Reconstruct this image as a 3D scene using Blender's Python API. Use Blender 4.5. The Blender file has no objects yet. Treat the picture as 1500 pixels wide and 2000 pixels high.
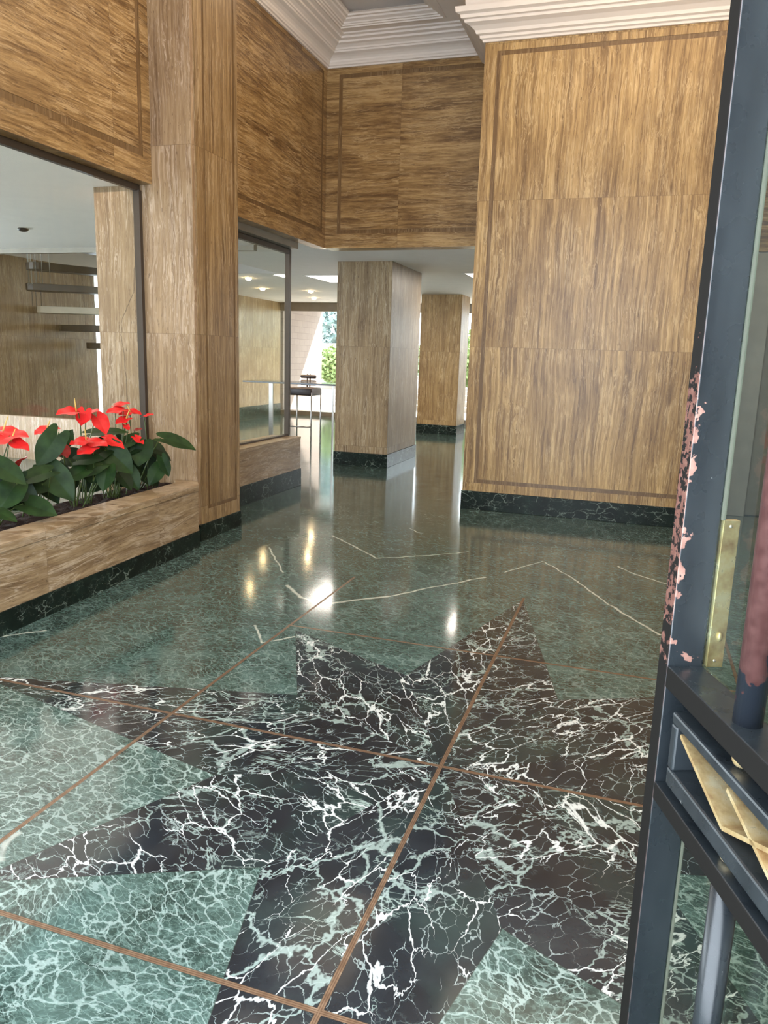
import bpy, bmesh, math, random
from mathutils import Vector, Matrix
random.seed(7)
scene = bpy.context.scene
COL = scene.collection
# ------------------------------------------------------------------ camera
FPX = 1490.59
YAW, PITCH, ROLL = -0.311412513, -0.201087858, 0.0315620777
EYE = Vector((0, 0, 1.5))
fwd = Vector((math.sin(YAW)*math.cos(PITCH), math.cos(YAW)*math.cos(PITCH), math.sin(PITCH)))
rt0 = Vector((math.cos(YAW), -math.sin(YAW), 0))
up0 = rt0.cross(fwd)
rt = rt0*math.cos(ROLL) + up0*math.sin(ROLL)
up = -rt0*math.sin(ROLL) + up0*math.cos(ROLL)
cam_d = bpy.data.cameras.new('camera'); cam = bpy.data.objects.new('camera', cam_d); COL.objects.link(cam)
M = Matrix((rt, up, -fwd)).transposed().to_4x4(); M.translation = EYE
cam.matrix_world = M
cam_d.sensor_fit = 'VERTICAL'; cam_d.sensor_height = 36.0; cam_d.lens = FPX/2000*36.0
cam_d.clip_start = 0.02; cam_d.clip_end = 300
scene.camera = cam

def at(px, py, axis, val):
    """point where the line of sight through a photo pixel meets a plane of the room"""
    d = fwd + rt*((px-750)/FPX) - up*((py-1000)/FPX)
    t = (val-EYE[axis])/d[axis]
    return EYE + d*t

# ------------------------------------------------------------------ world, sun, lights, exposure
vs = scene.view_settings
vs.view_transform = 'Standard'; vs.look = 'None'; vs.gamma = 1.0; vs.use_curve_mapping = False
vs.exposure = 0.35
world = bpy.data.worlds.new('world'); scene.world = world; world.use_nodes = True
bg = world.node_tree.nodes['Background']
bg.inputs[0].default_value = (0.80, 0.90, 1.0, 1); bg.inputs[1].default_value = 7.2

def lamp(name, kind, loc, energy, color=(1, 1, 1), rot=(0, 0, 0), size=None, size_y=None, spot=None, blend=0.6):
    l = bpy.data.lights.new(name, kind); l.energy = energy; l.color = color
    if kind == 'AREA':
        l.shape = 'RECTANGLE'; l.size = size; l.size_y = size_y or size
    if kind == 'SPOT':
        l.spot_size = spot; l.spot_blend = blend; l.shadow_soft_size = size or 0.04
    if kind == 'POINT':
        l.shadow_soft_size = size or 0.05
    o = bpy.data.objects.new(name, l); COL.objects.link(o); o.location = loc; o.rotation_euler = rot
    return o
sun = bpy.data.lights.new('sun', 'SUN'); sun.energy = 24.0; sun.color = (1.0, 0.95, 0.87); sun.angle = 0.01
suno = bpy.data.objects.new('sun', sun); COL.objects.link(suno)
suno.rotation_euler = Vector((-0.45, -0.62, -0.78)).to_track_quat('-Z', 'Y').to_euler()
WARM = (1.0, 0.80, 0.58)
NEUT = (1.0, 0.88, 0.74)
# warm light of the lamps set in the coffers of the lobby ceiling
lamp('coffer_light', 'AREA', (-2.70, 4.6, 4.84), 22, WARM, size=0.9, size_y=6.0)
lamp('coffer_light', 'AREA', (0.0, 4.4, 4.84), 70, WARM, size=2.6, size_y=5.4)
lamp('ceiling_fill', 'AREA', (1.2, 5.0, 3.1), 95, (1.0, 0.82, 0.66), rot=(math.pi+0.35, -0.45, 0), size=0.6, size_y=2.5)  # added fill without a fixture, brightens the cornice and ceiling trays
# added fill under the ceiling of the room behind the glass, no fixture there
lamp('room_fill', 'AREA', (-6.1, 4.3, 2.66), 130, (1.0, 0.84, 0.72), size=4.6, size_y=7.4)

# ------------------------------------------------------------------ object helpers
def link(name, me, parent=None):
    o = bpy.data.objects.new(name, me); COL.objects.link(o)
    if parent: o.parent = parent
    return o
def finish(name, bm, mats, parent=None, smooth=False, bevel=0.0):
    bmesh.ops.recalc_face_normals(bm, faces=bm.faces)
    me = bpy.data.meshes.new(name); bm.to_mesh(me); bm.free()
    if not isinstance(mats, (list, tuple)): mats = [mats]
    for m in mats: me.materials.append(m)
    if smooth:
        for p in me.polygons: p.use_smooth = True
    o = link(name, me, parent)
    if bevel:
        md = o.modifiers.new('bevel', 'BEVEL'); md.width = bevel; md.segments = 2; md.limit_method = 'ANGLE'
    return o
def tag(o, label, cat, group=None, kind=None):
    if label: o['label'] = label
    if cat: o['category'] = cat
    if group: o['group'] = group
    if kind: o['kind'] = kind
    return o
def struct(o, label=None):
    o['kind'] = 'structure'
    if label: o['label'] = label
    return o
def empty(name, loc, label, cat, group=None):
    o = bpy.data.objects.new(name, None); COL.objects.link(o); o.location = loc; o.empty_display_size = 0.1
    return tag(o, label, cat, group)
def box(bm, x0, x1, y0, y1, z0, z1, mi=0, mat=None):
    vs_ = [bm.verts.new((x, y, z)) for x in (x0, x1) for y in (y0, y1) for z in (z0, z1)]
    if mat is not None:
        for v in vs_: v.co = mat @ v.co
    F = [(0, 1, 3, 2), (4, 6, 7, 5), (0, 4, 5, 1), (2, 3, 7, 6), (0, 2, 6, 4), (1, 5, 7, 3)]
    for f in F:
        fc = bm.faces.new([vs_[i] for i in f]); fc.material_index = mi
def prism(bm, pts, z0, z1, mi=0):
    a = [bm.verts.new((p[0], p[1], z0)) for p in pts]; b = [bm.verts.new((p[0], p[1], z1)) for p in pts]
    n = len(pts)
    for i in range(n):
        bm.faces.new((a[i], a[(i+1) % n], b[(i+1) % n], b[i])).material_index = mi
    bm.faces.new(a[::-1]).material_index = mi; bm.faces.new(b).material_index = mi
def tube(bm, pts, r, seg=10, cap=True, mi=0):
    pts = [Vector(p) for p in pts]; rings = []
    rr = r if isinstance(r, (list, tuple)) else [r]*len(pts)
    for i, p in enumerate(pts):
        t = (pts[min(i+1, len(pts)-1)]-pts[max(i-1, 0)]).normalized()
        a = Vector((0, 0, 1)) if abs(t.z) < 0.9 else Vector((1, 0, 0))
        u = t.cross(a).normalized(); v = t.cross(u).normalized()
        rings.append([bm.verts.new(p+(u*math.cos(2*math.pi*k/seg)+v*math.sin(2*math.pi*k/seg))*rr[i]) for k in range(seg)])
    for i in range(len(rings)-1):
        for k in range(seg):
            f = bm.faces.new((rings[i][k], rings[i][(k+1) % seg], rings[i+1][(k+1) % seg], rings[i+1][k]))
            f.smooth = True; f.material_index = mi
    if cap:
        bm.faces.new(rings[0][::-1]).material_index = mi; bm.faces.new(rings[-1]).material_index = mi
def ball(bm, c, r, sc=(1, 1, 1), mi=0):
    g = bmesh.ops.create_uvsphere(bm, u_segments=16, v_segments=10, radius=r)
    for v in g['verts']: v.co = Vector((v.co.x*sc[0], v.co.y*sc[1], v.co.z*sc[2]))+Vector(c)
    for f in {f for v in g['verts'] for f in v.link_faces}: f.smooth = True; f.material_index = mi
def sweep(bm, path, prof, closed=False, mi=0):
    """profile (offset to the left of the path, z) swept along a level path with mitred corners"""
    path = [Vector((p[0], p[1])) for p in path]; n = len(path); rings = []
    for i, p in enumerate(path):
        def nrm(a, b):
            d = (b-a).normalized(); return Vector((-d.y, d.x))
        if closed: n1 = nrm(path[i-1], p); n2 = nrm(p, path[(i+1) % n])
        else:
            n1 = nrm(path[i-1], p) if i else nrm(p, path[1])
            n2 = nrm(p, path[i+1]) if i < n-1 else n1
        m = (n1+n2); m = m/(1+n1.dot(n2))
        rings.append([bm.verts.new((p.x+m.x*d, p.y+m.y*d, z)) for d, z in prof])
    for i in range(n if closed else n-1):
        A, B = rings[i], rings[(i+1) % n]
        for k in range(len(prof)-1):
            bm.faces.new((A[k], A[k+1], B[k+1], B[k])).material_index = mi
    if not closed:
        try: bm.faces.new(rings[0]); bm.faces.new(rings[-1])
        except Exception: pass

# ------------------------------------------------------------------ node helpers
class NT:
    def __init__(s, name):
        s.m = bpy.data.materials.new(name); s.m.use_nodes = True; s.t = s.m.node_tree
        s.b = s.t.nodes['Principled BSDF']; s.out = s.t.nodes['Material Output']
    def n(s, typ, **kw):
        nd = s.t.nodes.new(typ)
        for k, v in kw.items(): setattr(nd, k, v)
        return nd
    def put(s, sock, v):
        if isinstance(v, bpy.types.NodeSocket): s.t.links.new(v, sock)
        elif isinstance(v, (int, float)):
            try: sock.default_value = v
            except Exception: sock.default_value = (v, v, v)
        else:
            v = tuple(v)
            sock.default_value = v if len(v) == len(sock.default_value) else v+(1,)
    def math(s, op, a, b=None, c=None, clamp=False):
        nd = s.n('ShaderNodeMath', operation=op, use_clamp=clamp); s.put(nd.inputs[0], a)
        if b is not None: s.put(nd.inputs[1], b)
        if c is not None: s.put(nd.inputs[2], c)
        return nd.outputs[0]
    def vm(s, op, a, b=None, scale=None):
        nd = s.n('ShaderNodeVectorMath', operation=op); s.put(nd.inputs[0], a)
        if b is not None: s.put(nd.inputs[1], b)
        if scale is not None: s.put(nd.inputs['Scale'], scale)
        return nd.outputs[1] if op in ('LENGTH', 'DOT_PRODUCT', 'DISTANCE') else nd.outputs[0]
    def pos(s): return s.n('ShaderNodeNewGeometry').outputs['Position']
    def xyz(s, v):
        nd = s.n('ShaderNodeSeparateXYZ'); s.put(nd.inputs[0], v); return nd.outputs
    def comb(s, x, y, z):
        nd = s.n('ShaderNodeCombineXYZ')
        for i, v in enumerate((x, y, z)): s.put(nd.inputs[i], v)
        return nd.outputs[0]
    def noise(s, v, scale, detail=3, rough=0.5, dist=0.0, col=False):
        nd = s.n('ShaderNodeTexNoise'); s.put(nd.inputs['Vector'], v); s.put(nd.inputs['Scale'], scale)
        s.put(nd.inputs['Detail'], detail); s.put(nd.inputs['Roughness'], rough); s.put(nd.inputs['Distortion'], dist)
        return nd.outputs['Color' if col else 'Fac']
    def voro(s, v, scale, feature='DISTANCE_TO_EDGE', rnd=1.0):
        nd = s.n('ShaderNodeTexVoronoi', feature=feature); s.put(nd.inputs['Vector'], v)
        s.put(nd.inputs['Scale'], scale); s.put(nd.inputs['Randomness'], rnd)
        return nd.outputs[0]
    def white(s, v):
        nd = s.n('ShaderNodeTexWhiteNoise'); s.put(nd.inputs['Vector'], v); return nd.outputs
    def rng(s, v, a, b, c=0.0, d=1.0, smooth=False):
        nd = s.n('ShaderNodeMapRange'); nd.interpolation_type = 'SMOOTHSTEP' if smooth else 'LINEAR'
        for i, x in enumerate((v, a, b, c, d)): s.put(nd.inputs[i], x)
        return nd.outputs[0]
    def mix(s, f, a, b):
        nd = s.n('ShaderNodeMix', data_type='RGBA'); s.put(nd.inputs[0], f)
        s.put(nd.inputs[6], a); s.put(nd.inputs[7], b); return nd.outputs[2]
    def ramp(s, f, stops):
        nd = s.n('ShaderNodeValToRGB'); s.put(nd.inputs[0], f); e = nd.color_ramp.elements
        e[0].position, e[0].color = stops[0][0], (*stops[0][1], 1)
        e[1].position, e[1].color = stops[-1][0], (*stops[-1][1], 1)
        for p, c in stops[1:-1]:
            x = e.new(p); x.color = (*c, 1)
        return nd.outputs[0]
    def bump(s, h, strength=0.3, dist=0.01):
        nd = s.n('ShaderNodeBump'); s.put(nd.inputs['Height'], h); s.put(nd.inputs['Strength'], strength)
        s.put(nd.inputs['Distance'], dist); s.put(s.b.inputs['Normal'], nd.outputs[0])
    def set(s, **kw):
        for k, v in kw.items(): s.put(s.b.inputs[k.replace('_', ' ')], v)
        return s.m

def plain(name, col, rough=0.5, metal=0.0, var=0.08, scale=6.0, **kw):
    t = NT(name); n = t.noise(t.pos(), scale, 4)
    c = t.mix(t.rng(n, 0.3, 0.7), tuple(x*(1-var) for x in col), tuple(min(1, x*(1+var)) for x in col))
    return t.set(Base_Color=c, Roughness=rough, Metallic=metal, **kw)

def travertine(name, vertical=True, dark=1.0, tint=(1, 1, 1), slab=(0.0, 0.0), seed=0.0, contrast=1.0, rough=0.32, crack=False, vk=1.0):
    t = NT(name); P = t.pos(); X = t.xyz(P)
    h = t.math('ADD', X[0], X[1])                      # runs along any wall, wall faces are level in one of them
    z = X[2]
    off = (seed, seed*1.7, seed*0.6)
    joint = None
    if slab[0]:
        u = t.math('DIVIDE', t.math('ADD', h, 40.0+seed), slab[0]); w = t.math('DIVIDE', t.math('ADD', z, slab[1]-1.62+10*slab[1]), slab[1])
        cu, cw = t.math('FLOOR', u), t.math('FLOOR', w)
        wn = t.white(t.comb(cu, cw, seed))[1]
        wo = t.vm('SCALE', wn, scale=7.0)
        fu = t.math('MULTIPLY', t.math('ABSOLUTE', t.math('SUBTRACT', t.math('FRACT', u), 0.5)), 2*1.0)
        fw = t.math('MULTIPLY', t.math('ABSOLUTE', t.math('SUBTRACT', t.math('FRACT', w), 0.5)), 2*1.0)
        ju = t.rng(fu, 1-0.004/slab[0], 1-0.002/slab[0]); jw = t.rng(fw, 1-0.006/slab[1], 1-0.003/slab[1])
        joint = t.math('MAXIMUM', ju, jw)
        shade = t.xyz(t.white(t.comb(cu, cw, seed+3))[1])[0]
        P = t.vm('ADD', P, wo)
    P = t.vm('ADD', P, off)
    warp = t.vm('SUBTRACT', t.noise(P, 1.3, 3, col=True), (0.5, 0.5, 0.5))
    if vertical:
        Q = t.vm('MULTIPLY', t.vm('ADD', P, t.vm('MULTIPLY', warp, (0.10, 0.10, 0.3))), (13, 13, 0.42))
        Q2 = t.vm('MULTIPLY', t.vm('ADD', P, t.vm('MULTIPLY', warp, (0.08, 0.08, 0.2))), (54, 54, 1.5))
        Q3 = t.vm('MULTIPLY', P, (90, 90, 16))
    else:
        Q = t.vm('MULTIPLY', t.vm('ADD', P, t.vm('MULTIPLY', warp, (0.3, 0.3, 0.10))), (0.7, 0.7, 10))
        Q2 = t.vm('MULTIPLY', t.vm('ADD', P, t.vm('MULTIPLY', warp, (0.2, 0.2, 0.10))), (4.0, 4.0, 44))
        Q3 = t.vm('MULTIPLY', P, (16, 16, 85))
    n1 = t.noise(Q, 1.0, 6, 0.68, 0.5); n2 = t.noise(Q2, 1.0, 4, 0.7, 0.3); n3 = t.noise(Q3, 1.0, 3, 0.6)
    big = t.noise(P, 0.9, 3)
    f = t.math('ADD', t.math('MULTIPLY', n1, 0.42), t.math('ADD', t.math('MULTIPLY', n2, 0.46), t.math('MULTIPLY', big, 0.12)))
    f = t.rng(f, 0.5-0.125/contrast, 0.5+0.135/contrast)
    dark *= 0.84
    def C(r, g, b): return (r*dark*tint[0], g*dark*tint[1], b*dark*tint[2])
    c = t.ramp(f, [(0.0, C(0.17, 0.105, 0.050)), (0.3, C(0.285, 0.188, 0.092)), (0.55, C(0.40, 0.280, 0.142)), (0.8, C(0.53, 0.385, 0.205)), (1.0, C(0.66, 0.51, 0.30))])
    # pale wandering veins
    rv = t.math('ABSOLUTE', t.math('SUBTRACT', t.noise(Q, 1.15, 5, 0.62, 1.2), 0.5))
    vein = t.math('MULTIPLY', t.rng(rv, 0.0, 0.030, 1, 0), t.rng(t.noise(P, 2.2, 2), 0.42, 0.56))
    c = t.mix(t.math('MULTIPLY', vein, 0.75), c, C(0.74, 0.60, 0.40))
    dv = t.math('ABSOLUTE', t.math('SUBTRACT', t.noise(t.vm('ADD', Q, (5.2, 1.3, 8.1)), 1.0, 5, 0.6, 0.8), 0.5))
    dvein = t.math('MULTIPLY', t.rng(dv, 0.0, 0.018, 1, 0), t.rng(t.noise(P, 1.7, 2), 0.48, 0.62))
    c = t.mix(t.math('MULTIPLY', dvein, 0.5), c, C(0.15, 0.085, 0.04))
    pits = t.rng(n3, 0.64, 0.70)
    c = t.mix(t.math('MULTIPLY', pits, 0.75), c, C(0.12, 0.07, 0.035))
    lt = t.rng(n3, 0.38, 0.30)
    c = t.mix(t.math('MULTIPLY', lt, 0.4), c, C(0.72, 0.58, 0.40))
    # thin pale squiggles
    sq = t.math('ABSOLUTE', t.math('SUBTRACT', t.noise(t.vm('ADD', Q, (9.7, 4.4, 2.2)), 2.1, 5, 0.6, 1.6), 0.5))
    sqv = t.math('MULTIPLY', t.rng(sq, 0.0, 0.020 if vertical else 0.022, 1, 0), t.rng(t.noise(t.vm('ADD', P, (3, 1, 2)), 3.1, 2), 0.47, 0.6))
    c = t.mix(t.math('MULTIPLY', sqv, 0.7*vk), c, C(0.80, 0.66, 0.46))
    if crack:
        wob = t.vm('SCALE', t.vm('SUBTRACT', t.noise(t.pos(), 12.0, 4, col=True), (0.5, 0.5, 0.5)), scale=0.035)
        PW = t.vm('MULTIPLY', t.vm('ADD', t.pos(), wob), (1, 0, 1)); mk = None
        cp = [(-3.742, 2.114), (-3.762, 1.925), (-3.872, 1.730), (-3.888, 1.597), (-3.861, 1.342), (-3.850, 1.07)]
        for p, q in zip(cp, cp[1:]):
            p = Vector((p[0], 0, p[1])); q = Vector((q[0], 0, q[1])); d = q-p
            k = t.math('DIVIDE', t.vm('DOT_PRODUCT', t.vm('SUBTRACT', PW, tuple(p)), tuple(d)), d.dot(d), clamp=True)
            m = t.rng(t.vm('LENGTH', t.vm('SUBTRACT', t.vm('SUBTRACT', PW, tuple(p)), t.vm('SCALE', tuple(d), scale=k))), 0.0015, 0.004, 1, 0)
            mk = m if mk is None else t.math('MAXIMUM', mk, m)
        c = t.mix(t.math('MULTIPLY', mk, 0.85), c, (0.07, 0.045, 0.03))
    if joint is not None:
        c = t.mix(t.rng(shade, 0, 1, 0.0, 0.08), c, C(0.26, 0.165, 0.08))
        c = t.mix(t.math('MULTIPLY', joint, 0.4), c, C(0.13, 0.08, 0.04))
    t.bump(t.math('SUBTRACT', n2, t.math('MULTIPLY', pits, 2.0)), 0.12, 0.004)
    return t.set(Base_Color=c, Roughness=rough, Specular_IOR_Level=0.4)

def veins(t, P, scale, width, wscale=1.5, warp=0.25, stretch=(1, 1, 1), ang=0.0, keep=(0.35, 0.6)):
    """network of calcite veins: cell borders of a warped, stretched voronoi, thinned by noise"""
    Pr = t.n('ShaderNodeVectorRotate', rotation_type='Z_AXIS'); t.put(Pr.inputs['Vector'], P); t.put(Pr.inputs['Angle'], ang)
    Q = t.vm('MULTIPLY', Pr.outputs[0], stretch)
    wv = t.vm('SUBTRACT', t.noise(Q, scale*wscale, 4, 0.6, col=True), (0.5, 0.5, 0.5))
    Q = t.vm('ADD', Q, t.vm('SCALE', wv, scale=warp/scale*2.0))
    d = t.voro(Q, scale)
    k = t.rng(t.noise(t.vm('ADD', Q, (3.1, 7.7, 1.9)), scale*0.55, 3), keep[0], keep[1])
    w = t.math('MULTIPLY', k, width)
    return t.math('MULTIPLY', t.rng(t.math('DIVIDE', d, t.math('MAXIMUM', w, 0.0004)), 0.35, 1.0, 1, 0), t.rng(k, 0.0, 0.15))

# ------------------------------------------------------------------ floor material
GX, GY, GS = -0.571, 1.401, 1.165          # brass strip grid: origin and spacing
def floor_material():
    t = NT('inlaid_marble'); P0 = t.pos(); X = t.xyz(P0)
    P = t.comb(X[0], X[1], 0.0)
    sx = t.math('DIVIDE', t.math('SUBTRACT', X[0], GX), GS); sy = t.math('DIVIDE', t.math('SUBTRACT', X[1], GY+GS), GS)
    ax, ay = t.math('ABSOLUTE', sx), t.math('ABSOLUTE', sy)
    a, b = t.math('MAXIMUM', ax, ay), t.math('MINIMUM', ax, ay)
    def side(p, q):    # signed distance from the line p-q, positive towards the centre
        dx, dy = q[0]-p[0], q[1]-p[1]; L = math.hypot(dx, dy); nx, ny = dy/L, -dx/L
        if nx*p[0]+ny*p[1] > 0: nx, ny = -nx, -ny
        return t.math('ADD', t.math('MULTIPLY', t.math('SUBTRACT', a, p[0]), nx), t.math('MULTIPLY', t.math('SUBTRACT', b, p[1]), ny))
    s1 = side((1.865, 0), (0.645, 0.308)); s2 = side((0.645, 0.308), (0.945, 0.945))
    sd = t.math('MAXIMUM', s1, s2)
    star = t.math('GREATER_THAN', sd, 0.0)
    # which slab of the star: quadrant, octant and arm
    q1 = t.math('GREATER_THAN', sx, 0.0); q2 = t.math('GREATER_THAN', sy, 0.0); q3 = t.math('GREATER_THAN', ax, ay)
    arm = t.math('GREATER_THAN', t.math('DIVIDE', b, t.math('MAXIMUM', a, 0.001)), 0.4775)
    notarm = t.math('SUBTRACT', 1.0, arm)
    pid = t.math('ADD', t.math('MULTIPLY', q1, 2.0), t.math('ADD', t.math('MULTIPLY', q2, 5.0), t.math('ADD', t.math('MULTIPLY', arm, 11.0), t.math('MULTIPLY', t.math('MULTIPLY', q3, notarm), 23.0))))
    wn = t.xyz(t.white(t.comb(pid, 3.0, 1.0))[1])
    PS = t.vm('ADD', P, t.comb(t.math('MULTIPLY', wn[0], 30.0), t.math('MULTIPLY', wn[1], 30.0), 0.0))
    ang = t.math('MULTIPLY', t.math('SUBTRACT', wn[2], 0.5), 2.4)
    v1 = veins(t, PS, 9.5, 0.050, 1.5, 0.34, (1.0, 0.46, 1), ang, (0.40, 0.72))
    v2 = veins(t, PS, 21.0, 0.052, 1.4, 0.30, (1.0, 0.6, 1), ang, (0.42, 0.72))
    v3 = veins(t, t.vm('ADD', PS, (4, 9, 0)), 4.0, 0.045, 2.0, 0.35, (1.0, 0.8, 1), ang, (0.45, 0.70))
    rv = t.math('ABSOLUTE', t.math('SUBTRACT', t.noise(t.vm('MULTIPLY', PS, (1.0, 1.5, 1)), 3.5, 6, 0.6, 1.5), 0.5))
    v4 = t.math('MULTIPLY', t.rng(rv, 0.0, 0.014, 1, 0), t.rng(t.noise(PS, 2.5, 2), 0.48, 0.58))
    base = t.ramp(t.noise(PS, 6.0, 5, 0.65), [(0.3, (0.008, 0.011, 0.015)), (0.55, (0.016, 0.021, 0.027)), (0.75, (0.026, 0.038, 0.040))])
    grn = t.rng(t.noise(t.vm('ADD', PS, (1.5, 6.5, 0)), 2.2, 3), 0.52, 0.68)
    base = t.mix(t.math('MULTIPLY', grn, 0.35), base, (0.035, 0.075, 0.062))
    cb = t.mix(t.math('MULTIPLY', v3, 0.7), base, (0.34, 0.44, 0.41))
    cb = t.mix(t.math('MULTIPLY', v2, 0.65), cb, (0.36, 0.44, 0.43))
    cb = t.mix(t.math('MULTIPLY', v4, 0.8), cb, (0.40, 0.52, 0.48))
    cb = t.mix(t.math('MULTIPLY', v1, 0.92), cb, (0.66, 0.71, 0.70))
    # green ground
    wp = t.vm('SUBTRACT', t.noise(P, 2.0, 3, col=True), (0.5, 0.5, 0.5))
    PG = t.vm('ADD', P, t.vm('SCALE', wp, scale=0.25))
    g1 = veins(t, PG, 22.0, 0.10, 1.5, 0.35, (0.62, 1.0, 1), 0.35, (0.30, 0.68))
    g2 = veins(t, PG, 58.0, 0.12, 1.3, 0.35, (0.62, 1.0, 1), 0.35, (0.36, 0.66))
    fine = t.noise(t.vm('MULTIPLY', PG, (0.55, 1.0, 1.0)), 70.0, 5, 0.7, 0.6)
    cg = t.ramp(t.noise(PG, 5.0, 6, 0.7), [(0.3, (0.008, 0.022, 0.020)), (0.5, (0.046, 0.094, 0.084)), (0.7, (0.115, 0.200, 0.182))])
    cg = t.mix(t.math('MULTIPLY', t.rng(fine, 0.46, 0.66), 0.65), cg, (0.20, 0.33, 0.295))
    gk = t.math('MULTIPLY', t.rng(t.noise(P, 1.1, 3), 0.35, 0.65, 0.5, 1.0), t.math('SUBTRACT', 1.0, t.math('MULTIPLY', t.math('GREATER_THAN', sy, 0.0), 0.62)))  # veins dimmed beyond the star's cross axis, part of the painted light falloff
    cg = t.mix(t.math('MULTIPLY', g2, t.math('MULTIPLY', gk, 0.65)), cg, (0.36, 0.53, 0.49))
    cg = t.mix(t.math('MULTIPLY', g1, t.math('MULTIPLY', gk, 0.85)), cg, (0.58, 0.76, 0.72))
    # long white veins, each traced as a run of segments on the stone
    runs = [([(560, 1143), (590, 1168), (625, 1180)], 9), ([(625, 1182), (690, 1172), (760, 1165)], 9), ([(760, 1165), (840, 1148), (945, 1128)], 6),
            ([(650, 1046), (690, 1066), (735, 1090)], 6), ([(735, 1090), (810, 1087), (915, 1078)], 5), ([(1206, 1106), (1240, 1122), (1300, 1140)], 6),
            ([(1062, 1097), (1120, 1130), (1185, 1178)], 5), ([(1185, 1178), (1230, 1205), (1290, 1240)], 6), ([(0, 1243), (40, 1238), (90, 1231)], 6),
            ([(498, 1222), (506, 1240), (512, 1256)], 5), ([(512, 1256), (545, 1250), (575, 1243)], 4), ([(525, 1070), (540, 1095), (553, 1118)], 5),
            ([(985, 1118), (1025, 1106), (1060, 1096)], 4), ([(800, 1032), (815, 1040), (826, 1042)], 4), ([(0, 1680), (12, 1640), (30, 1628)], 9)]
    wob = t.vm('SCALE', t.vm('SUBTRACT', t.noise(P, 9.0, 3, col=True), (0.5, 0.5, 0.5)), scale=0.05)
    PW = t.vm('MULTIPLY', t.vm('ADD', P, wob), (1, 1, 0))
    long = None
    for pts, w in runs:
        ws = [at(x, y, 2, 0.0) for x, y in pts]
        for p, q in zip(ws, ws[1:]):
            p = Vector((p.x, p.y, 0)); q = Vector((q.x, q.y, 0)); d = q-p; L2 = d.dot(d)
            rel = t.vm('SUBTRACT', PW, tuple(p))
            k = t.math('DIVIDE', t.vm('DOT_PRODUCT', rel, tuple(d)), L2, clamp=True)
            dist = t.vm('LENGTH', t.vm('SUBTRACT', rel, t.vm('SCALE', tuple(d), scale=k)))
            m = t.rng(dist, 0.0006*w, 0.0018*w, 1, 0)
            long = m if long is None else t.math('MAXIMUM', long, m)
    long = t.math('MULTIPLY', long, t.rng(t.noise(P, 14.0, 3), 0.3, 0.5, 0.35, 1.0))
    cg = t.mix(t.math('MULTIPLY', long, 0.85), cg, (0.60, 0.66, 0.60))
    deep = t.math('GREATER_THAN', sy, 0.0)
    cg = t.mix(t.math('MULTIPLY', t.rng(X[1], 2.5, 5.5, 0.74, 0.92)), cg, (0.014, 0.015, 0.011))  # darkens the green with distance: daylight falloff put into the colour
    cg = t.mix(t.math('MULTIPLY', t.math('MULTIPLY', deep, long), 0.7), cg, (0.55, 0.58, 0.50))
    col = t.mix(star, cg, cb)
    # hairline joints between the slabs of the star
    jn = t.rng(t.math('ABSOLUTE', sd), 0.0008, 0.002, 1, 0)
    col = t.mix(t.math('MULTIPLY', jn, 0.5), col, (0.02, 0.025, 0.022))
    # brass strips
    def grid(c):
        fr = t.math('FRACT', t.math('ADD', c, 20.5)); return t.math('MULTIPLY', t.math('ABSOLUTE', t.math('SUBTRACT', fr, 0.5)), GS)
    near_ = t.math('LESS_THAN', X[1], GY+GS+0.012); right_ = t.math('GREATER_THAN', X[0], GX-GS-0.012); reg = t.math('MAXIMUM', near_, right_)
    rowok = t.math('MULTIPLY', reg, t.math('LESS_THAN', X[1], GY+2*GS+0.012)); colok = t.math('MULTIPLY', reg, t.math('LESS_THAN', X[1], 4.78))
    d = t.math('MINIMUM', t.math('ADD', grid(sx), t.math('SUBTRACT', 1.0, colok)), t.math('ADD', grid(sy), t.math('SUBTRACT', 1.0, rowok)))
    inside = 1.0
    strip = t.math('MULTIPLY', t.math('LESS_THAN', d, 0.0078), inside)
    line = t.math('MULTIPLY', t.rng(t.math('ABSOLUTE', t.math('SUBTRACT', d, 0.0030)), 0.0006, 0.0014, 1, 0), strip)
    edge = t.math('MULTIPLY', t.rng(t.math('ABSOLUTE', t.math('SUBTRACT', d, 0.0085)), 0.0006, 0.0014, 1, 0), inside)
    br = t.ramp(t.noise(P, 30.0, 4), [(0.3, (0.18, 0.115, 0.075)), (0.6, (0.29, 0.20, 0.135)), (0.75, (0.40, 0.32, 0.24))])
    br = t.mix(t.math('MULTIPLY', line, 0.75), br, (0.10, 0.05, 0.03))
    col = t.mix(t.math('MULTIPLY', edge, 0.7), col, (0.03, 0.02, 0.015))
    col = t.mix(strip, col, br)
    rough = t.math('ADD', 0.065, t.math('MULTIPLY', t.noise(P, 3.0, 3), 0.07))
    rough = t.mix(strip, rough, (0.33, 0.33, 0.33))
    t.bump(t.math('SUBTRACT', t.noise(P, 3.0, 2), t.math('MULTIPLY', t.math('MAXIMUM', strip, edge), 0.05)), 0.02, 0.02)
    return t.set(Base_Color=col, Roughness=rough, Metallic=t.math('MULTIPLY', strip, 0.55), Specular_IOR_Level=0.50)

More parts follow.
